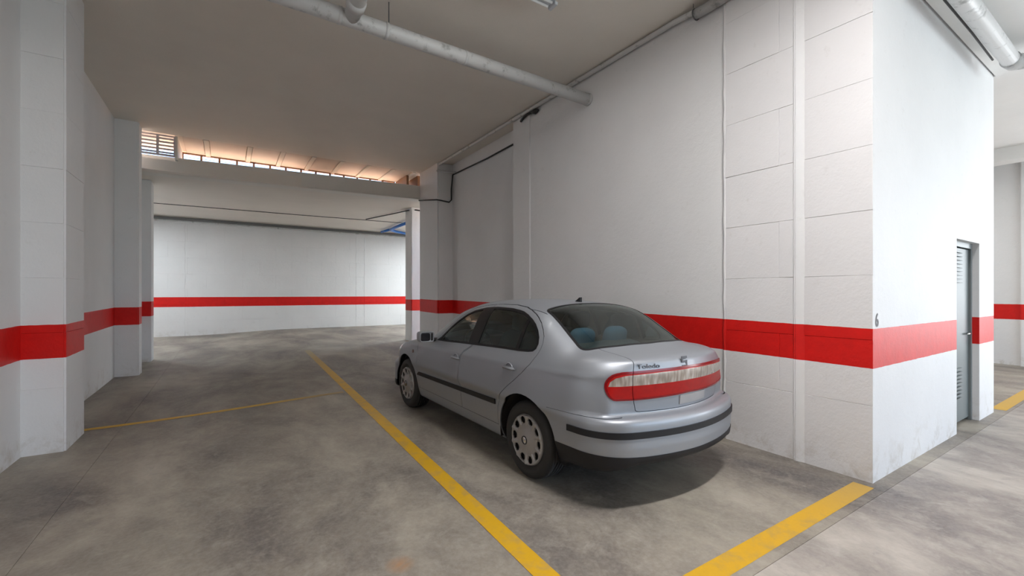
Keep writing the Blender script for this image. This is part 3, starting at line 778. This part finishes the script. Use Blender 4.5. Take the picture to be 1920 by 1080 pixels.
# full-width lamp band: outer lamps on the wings, long lamp on the lid
BAND = [(-.704, .850), (-.694, .905), (-.660, .942), (-.60, .958), (-.3, .968), (0, .972), (.3, .968), (.60, .958), (.660, .942), (.694, .905), (.704, .850), (.694, .795), (.660, .760), (.5, .756), (0, .768), (-.5, .756), (-.660, .760), (-.694, .795)]
BAND = rnd(BAND, .03, 2)
CLR = [(-.682, .858), (-.670, .890), (-.64, .916), (-.58, .932), (-.3, .944), (0, .948), (.3, .944), (.58, .932), (.64, .916), (.670, .890), (.682, .858), (.3, .864), (0, .868), (-.3, .864)]
for src, nm, rf in (('body', 'wl', lambda c: c.y < -.42 and c.x < 0), ('body', 'wr', lambda c: c.y < -.42 and c.x > 0), ('lid', 'd', lambda c: c.y < -.42)):
    cut(BAND, 1, rf, 'lamprim'+nm, (src,))
    cut(offs(BAND, .012), 1, rf, 'lampred'+nm, ('lamprim'+nm,))
    cut(CLR, 1, rf, 'lampclear'+nm, ('lampred'+nm, 'lamprim'+nm))
cut([(.225, .690), (.225, .756), (-.105, .756), (-.105, .690)], 1, rf, 'plateseat', ('lid',))
# bumper: everything low and rearward
bf = lambda c: c.y < -.36
lowf = lambda c: c.y < -.36 and c.z < .75
for sg in (-1, 1):
    cut([(sg*.47, .652), (sg*1.0, .640), (sg*1.0, .6430), (sg*.47, .655)], 1, lambda c: c.y < -.34 and c.z < .75 and abs(c.x) > .62, 'gap', ('body',))
cut([(-1.0, .10), (1.0, .10), (1.0, .640), (.47, .652), (-.47, .652), (-1.0, .640)], 1, lowf, 'bumper', ('body', 'gap'))
def zs(x): return .0
cut([(-1, .522), (1, .522), (1, .566), (-1, .566)], 1, lambda c: c.y < -.52, 'rub', ('bumper',))
VAL = [(-1, .10), (-1, .412), (-.87, .410), (-.75, .402), (-.5, .392), (0, .388), (.5, .392), (.75, .402), (.87, .410), (1, .412), (1, .10)]
cut(VAL, 1, lambda c: c.y < -.36, 'valance', ('bumper',))
cut([(-1, .10), (1, .10), (1, .30), (-1, .30)], 1, lambda c: c.y > 2.78, 'fvalance', ('body',))

def surf_normals(co): return grad(np.array(co))
def emit_piece(names, oname, m, parent, off=0.0, rim=0.0, liner=False):
    """take tagged faces off the skin as one mesh; off moves it along the normal, rim folds its border inwards"""
    ids = {TAGS.index(n) for n in (names if isinstance(names, (list, tuple)) else [names]) if n in TAGS}
    bm = bmesh.new(); mp_ = {}; n0 = 0
    for f in B.faces:
        if f[TAG] not in ids: continue
        vv = []
        for v in f.verts:
            if v not in mp_: mp_[v] = bm.verts.new(v.co)
            vv.append(mp_[v])
        try: bm.faces.new(vv)
        except ValueError: pass
    if not bm.faces: bm.free(); return None
    bm.verts.ensure_lookup_table()
    co = np.array([v.co[:] for v in bm.verts]); nr_ = grad(co)
    for v, q, n_ in zip(bm.verts, co, nr_): v.co = q+n_*off
    nrm = {v: Vector(n_) for v, n_ in zip(bm.verts, nr_)}
    bmesh.ops.triangulate(bm, faces=[f for f in bm.faces if len(f.verts) > 4])
    nl = [tuple(n_) for n_ in nr_]
    if rim:
        be = [e for e in bm.edges if e.is_boundary]; mpr = {}
        for e in be:
            for v in e.verts:
                if v not in mpr:
                    a = bm.verts.new(v.co); b = bm.verts.new(v.co-nrm[v]*rim); mpr[v] = (a, b); nl += [None, None]
        for e in be:
            f = e.link_faces[0]; a, b = e.verts
            for l in f.loops:
                if l.edge == e: a, b = l.vert, l.link_loop_next.vert
            bm.faces.new((mpr[b][0], mpr[a][0], mpr[a][1], mpr[b][1]))
    bm.normal_update()
    me = bpy.data.meshes.new(oname); 
    bm.verts.index_update()
    nn = []
    for v, q in zip(bm.verts, nl): nn.append(q if q is not None else tuple(v.normal))
    bm.to_mesh(me); bm.free()
    for p in me.polygons: p.use_smooth = True
    me.normals_split_custom_set_from_vertices(nn)
    o = link(oname, me, m, parent); return o
body = emit_piece('body', 'body_shell', M['paint'], car, 0, .012)
emit_piece('gap', 'shut_line', M['gap'], car, -.007)
CABIN = {}
for sd in 'lr':
    sg = -1 if sd == 'l' else 1
    for nm, gl in (('fdoor', 'fglass'), ('rdoor', 'rglass')):
        d = emit_piece(nm+sd, 'door', M['paint'], car, 0, .012)
        emit_piece(gl+sd, 'window_glass', M['glass'], d, -.004)
        # handle: round cup with a bar across
        hy, hz = ((1.085, .828) if nm == 'fdoor' else (.155, .868))
        p = np.array([[sg*1.2, hy, hz]]); lo1, hi1 = .5, 1.2
        for _ in range(25):
            mid = (lo1+hi1)/2
            if F(np.array([[sg*mid, hy, hz]]))[0] > 0: hi1 = mid
            else: lo1 = mid
        xs_ = mid
        bm = bmesh.new(); lathebm(bm, [(.050, -.004), (.047, .004), (.040, .002), (.030, -.006), (.001, -.012)], (0, 0, 0), 24)
        hh = frombm('door_handle', bm, M['paint'], d, True); hh.location = (sg*xs_, hy, hz); hh.scale = (sg, 1.0, .85)
        bm = bmesh.new(); bxbm(bm, (.006, -.095, -.014), (.030, .085, .014), .011)
        h2 = frombm('handle_bar', bm, M['paint'], d, True); h2.location = (sg*xs_, hy-.01, hz); h2.scale = (sg, 1, 1)
    emit_piece('qglass'+sd, 'quarter_glass', M['glass'], car, -.004)
    emit_piece('trim'+sd, 'window_frame', M['trimblack'], car, .001, .03)
    emit_piece('strip'+sd, 'rub_strip', M['blackplastic'], car, .010, .012)
    emit_piece('headlamp'+sd, 'headlamp', M['lampglass'], car, .001, .01)
    emit_piece('indic'+sd, 'side_indicator', M['amber'], car, .004, .006)
emit_piece('rtrim', 'rear_window_seal', M['trimblack'], car, .002, .02)
emit_piece('rearglass', 'rear_window', M['glass'], car, -.001)
emit_piece('wtrim', 'windscreen_seal', M['trimblack'], car, .001, .02)
emit_piece('windscreen', 'windscreen', M['glass'], car, -.002)
lid = emit_piece('lid', 'boot_lid', M['paint'], car, 0, .012)
for nm, par in (('wl', car), ('wr', car), ('d', lid)):
    c_ = emit_piece('lampred'+nm, 'tail_lamp', M['lampred'], par, .003, .01)
    # in the wings the two lamps share one cut; keep rim and clear lens as pieces of the lamp
    if nm[0] == 'w':
        emit_piece('lampclear'+nm, 'clear_lens', M['lampclear'], c_, .003, .006); emit_piece('lamprim'+nm, 'lamp_rim', M['lamprim'], c_, .006, .012)
    else:
        emit_piece('lampclear'+nm, 'clear_lens', M['lampclear'], lid, .003, .006); emit_piece('lamprim'+nm, 'lamp_rim', M['lamprim'], lid, .006, .012)
pl = emit_piece('plateseat', 'number_plate', M['plate'], lid, .006, .006)
bumper = emit_piece('bumper', 'rear_bumper', M['paint'], car, 0, .012)
emit_piece('rub', 'bumper_strip', M['blackplastic'], bumper, .009, .012)
emit_piece('valance', 'bumper_valance', M['blackplastic'], bumper, .004, .02)
emit_piece('fvalance', 'front_valance', M['blackplastic'], car, .002, .01)

# cabin lining: inner skin below the glass, headliner above
bm = bmesh.new(); mp_ = {}; bad = {TAGS.index(n) for n in TAGS if 'glass' in n or n in ('windscreen', 'void')}
for f in B.faces:
    c = f.calc_center_median()
    if f[TAG] in bad or c.y < -.62 or c.y > 2.25 or c.z < .25 or (c.y < W0+.36 and c.z < .75): continue
    vv = []
    for v in f.verts:
        if v not in mp_: mp_[v] = bm.verts.new(v.co)
        vv.append(mp_[v])
    fn = bm.faces.new(vv[::-1]); fn.material_index = 1 if c.z > 1.30 else 0
co = np.array([v.co[:] for v in bm.verts]); nr_ = grad(co)
for v, q, n_ in zip(bm.verts, co, nr_): v.co = q-n_*.022
me = bpy.data.meshes.new('cabin_lining'); bm.to_mesh(me); bm.free()
for p in me.polygons: p.use_smooth = True
link('cabin_lining', me, [M['lining'], M['headliner']], car)
B.free()

def cbox(name, mn, mx, m, parent, bev=.02):
    bm = bmesh.new(); c = [(mn[i]+mx[i])/2 for i in range(3)]
    bxbm(bm, [mn[i]-c[i] for i in range(3)], [mx[i]-c[i] for i in range(3)], bev)
    o = frombm(name, bm, m, parent, True); o.location = c; return o
def cushion(name, size, loc, rx, m, parent, ex=.5):
    """rounded cushion: superellipsoid"""
    bm = bmesh.new(); nu, nv = 24, 14; rows = []
    f = lambda a, e: math.copysign(abs(a)**e, a)
    for j in range(1, nv):
        ph = -PI/2+PI*j/nv
        rows.append([bm.verts.new((size[0]/2*f(math.cos(ph), ex)*f(math.cos(2*PI*i/nu), ex), size[1]/2*f(math.cos(ph), ex)*f(math.sin(2*PI*i/nu), ex), size[2]/2*f(math.sin(ph), ex))) for i in range(nu)])
    for a, b in zip(rows, rows[1:]):
        for i in range(nu): bm.faces.new((a[i], a[(i+1) % nu], b[(i+1) % nu], b[i]))
    bm.faces.new(rows[0][::-1]); bm.faces.new(rows[-1])
    o = frombm(name, bm, m, parent, True); o.location = loc; o.rotation_euler = (rx, 0, 0); return o
# cabin floor and parcel shelf, dashboard
cbox('cabin_floor', (-.72, -.40, .26), (.72, 2.2, .30), M['lining'], car, .01)
cbox('parcel_shelf', (-.60, -.50, .985), (.60, -.05, 1.005), M['lining'], car, .005)
cbox('dashboard', (-.70, 1.62, .72), (.70, 2.02, .93), M['blackplastic'], car, .05)
for sx in (-.36, .36):
    cushion('front_seat', (.50, .16, .66), (sx, .72, .82), .28, M['seat'], car)
    cushion('seat_cushion', (.50, .52, .18), (sx, .98, .50), .10, M['seat'], car)
    hr = cushion('front_headrest', (.27, .11, .19), (sx, .62, 1.20), .15, M['seat'], car)
cushion('rear_seat', (1.24, .18, .62), (0, .00, .76), .32, M['seat'], car)
cushion('rear_bench', (1.24, .55, .20), (0, .30, .50), .10, M['seat'], car)
for sx in (-.21, .21):
    hb = cushion('rear_headrest', (.26, .12, .20), (sx, -.02, 1.085), .25, M['seatblue'], car, .6); hb['label'] = 'blue cloth headrest'
bm = bmesh.new(); tubebm(bm, [(.18*math.cos(a), .18*math.sin(a)*.35, .18*math.sin(a)) for a in [2*PI*k/28 for k in range(28)]], .014, 8, closed=True)
for a in (PI/2*3, PI*.1, PI*.9): tubebm(bm, [(0, 0, 0), (.17*math.cos(a), .17*math.sin(a)*.35, .17*math.sin(a))], .014, 6)
sw = frombm('steering_wheel', bm, M['blackplastic'], car, True); sw.location = (-.36, 1.52, .88)
mr = cbox('rear_view_mirror', (-.11, 1.42, 1.24), (.11, 1.45, 1.30), M['blackplastic'], car, .012)

# exterior mirrors
for sg in (-1, 1):
    mi = cushion('door_mirror', (.235, .15, .150), (sg*.940, 1.68, .988), 0, M['paint'], car, .42); mi.scale = ((.74 if sg < 0 else -.74), .9, .80)
    for v in mi.data.vertices:
        if v.co.y < -.045: v.co.y = -.045 - (.006 if abs(v.co.x) < .095 and abs(v.co.z) < .055 else .012)
    cushion('mirror_glass', (.150, .010, .112), (-.030, -.056, 0), 0, M['mirror'], mi, .42)
    cushion('mirror_joint', (.030, .010, .108), (.075, -.056, 0), 0, M['blackplastic'], mi, .42)
    bm = bmesh.new(); tubebm(bm, [(.09, .02, -.045), (.16, .0, -.050), (.185, -.02, -.045)], [.030, .026, .026], 10)
    frombm('mirror_arm', bm, M['blackplastic'], mi, True)
    bm = bmesh.new(); tubebm(bm, [], .01) if False else None
# antenna base on the roof
bm = bmesh.new()
prismbm(bm, [(-.045, 0), (.035, .0), (-.030, .045), (-.045, .048)], -.012, .012)
an = frombm('antenna_base', bm, M['blackplastic'], car); an.rotation_euler = (PI/2, 0, PI/2); an.location = (0, .26, 1.405)
# badges
def surf_y(x, z):
    a, b = -.70, -1.10
    for _ in range(30):
        m_ = (a+b)/2
        if F(np.array([[x, m_, z]]))[0] > 0: b = m_
        else: a = m_
    return m_
bd = text('lettering', 'Toledo', .062, M['badge'], .002, lid, 0, .0005)
bd.rotation_euler = (PI/2-.10, 0, math.atan2(surf_y(-.30, .985)-surf_y(-.50, .985), .2)); bd.location = (-.40, surf_y(-.40, .985)-.002, .977); bd.scale = (1.05, .72, 1)
bm = bmesh.new()
for mn, mx in (((-.032, 0, .024), (.034, .006, .040)), ((-.034, 0, .004), (-.014, .006, .040)), ((-.034, 0, -.006), (.034, .006, .008)), ((.014, 0, -.038), (.034, .006, .008)), ((-.034, 0, -.038), (.032, .006, -.024))):
    bxbm(bm, mn, mx, .002)
em = frombm('emblem', bm, M['badge'], lid); em.location = (-.06, surf_y(-.06, 1.002)-.006, 1.002); em.rotation_euler = (-.10, 0, 0)

# wheels
def make_wheel(sg, y):
    t = empty('wheel', (sg*.838, y, .312)); t.parent = car
    S_ = lambda x: x*sg
    R = .312
    prof = [(.205, -.012), (.222, -.004), (.235, .002), (.262, .004), (.285, -.004), (.299, -.014), (.308, -.030), (R, -.050)]
    xs = -.050
    for k in range(4):     # tread with four grooves
        prof += [(R, xs), (R, xs-.020), (R-.008, xs-.021), (R-.008, xs-.028), (R, xs-.029)]; xs -= .029
    prof += [(R, -.182), (.306, -.196), (.290, -.208), (.22, -.205), (.20, -.19)]
    bm = bmesh.new(); lathebm(bm, [(r, S_(x)) for r, x in prof], (0, 0, 0), 72)
    # tread blocks: cut sideways notches
    ty = frombm('tyre', bm, M['rubber'], t, True)
    # hubcap: dished disc with ten oval openings near the rim
    bm = bmesh.new(); NA = 240
    rr = [.0, .02, .05, .09, .115, .124] + [.124+.0045*k for k in range(1, 15)] + [.191, .196, .202, .206]
    def xr(r):
        if r > .192: return -.002-.020*((r-.192)/.014)**2
        return .004-.012*math.exp(-((r-.13)/.06)**2) + .012*max(0, 1-r/.11)
    rings = []
    for r in rr:
        ring = []
        for k in range(NA):
            a = 2*PI*k/NA; d = ((a*10/(2*PI)+.5) % 1)-.5    # d in -.5..+.5 within a sector
            rib = .007*math.exp(-((abs(d)-.5)/.10)**2)*(1 if .12 < r < .2 else 0)
            ring.append(bm.verts.new((S_(xr(r)+rib), r*math.cos(a), r*math.sin(a))))
        rings.append(ring)
    for i in range(len(rr)-1):
        rm = (rr[i]+rr[i+1])/2
        for k in range(NA):
            a = 2*PI*(k+.5)/NA; d = ((a*10/(2*PI)+.5) % 1)-.5; arc = d*2*PI/10*rm
            if abs(arc/(.033*(rm/.16)**1.4))**2.3+abs((rm-.157)/.030)**2.3 < 1 and rm > .12: continue
            bm.faces.new((rings[i][k], rings[i][(k+1) % NA], rings[i+1][(k+1) % NA], rings[i+1][k]))
    bmesh.ops.remove_doubles(bm, verts=bm.verts[:], dist=1e-5)
    be = [e for e in bm.edges if e.is_boundary]
    r = bmesh.ops.extrude_edge_only(bm, edges=be)
    for v in [q for q in r['geom'] if isinstance(q, bmesh.types.BMVert)]: v.co.x -= S_(.016)
    hc = frombm('hubcap', bm, M['hub'], t, True); hc.location = (sg*.006, 0, 0)
    bm = bmesh.new(); lathebm(bm, [(.0005, S_(-.03)), (.204, S_(-.03)), (.204, S_(-.16)), (.0005, S_(-.16))], (0, 0, 0), 40)
    frombm('wheel_disc', bm, M['well'], t, True)
    bm = bmesh.new(); lathebm(bm, [(.0005, S_(.021)), (.024, S_(.021)), (.027, S_(.019))], (0, 0, 0), 28); cc = frombm('hub_badge', bm, M['chrome'], t, True)
    bm = bmesh.new(); lathebm(bm, [(.026, S_(.017)), (.028, S_(.023)), (.033, S_(.022)), (.035, S_(.015))], (0, 0, 0), 28); frombm('badge_ring', bm, M['blackplastic'], t, True)
    # inner wheel-arch liner, fixed to the body
    bm = bmesh.new(); n = 36; r0, r1 = [], []
    for k in range(n+1):
        a = -.22+(PI+.44)*k/n
        for L_, x in ((r0, sg*(.842 if y < 1 else .775)), (r1, sg*.52)): L_.append(bm.verts.new((x, y+(WR+.001)*math.cos(a), .322+(WR+.001)*math.sin(a))))
    for k in range(n): bm.faces.new((r0[k], r0[k+1], r1[k+1], r1[k]))
    bm.faces.new(r1)
    frombm('wheel_arch', bm, M['well'], car, True)
for sg in (-1, 1):
    for y in (W0, W1): make_wheel(sg, y)
cbox('underbody', (-.66, -.48, .215), (.66, 3.2, .30), M['well'], car, .02)
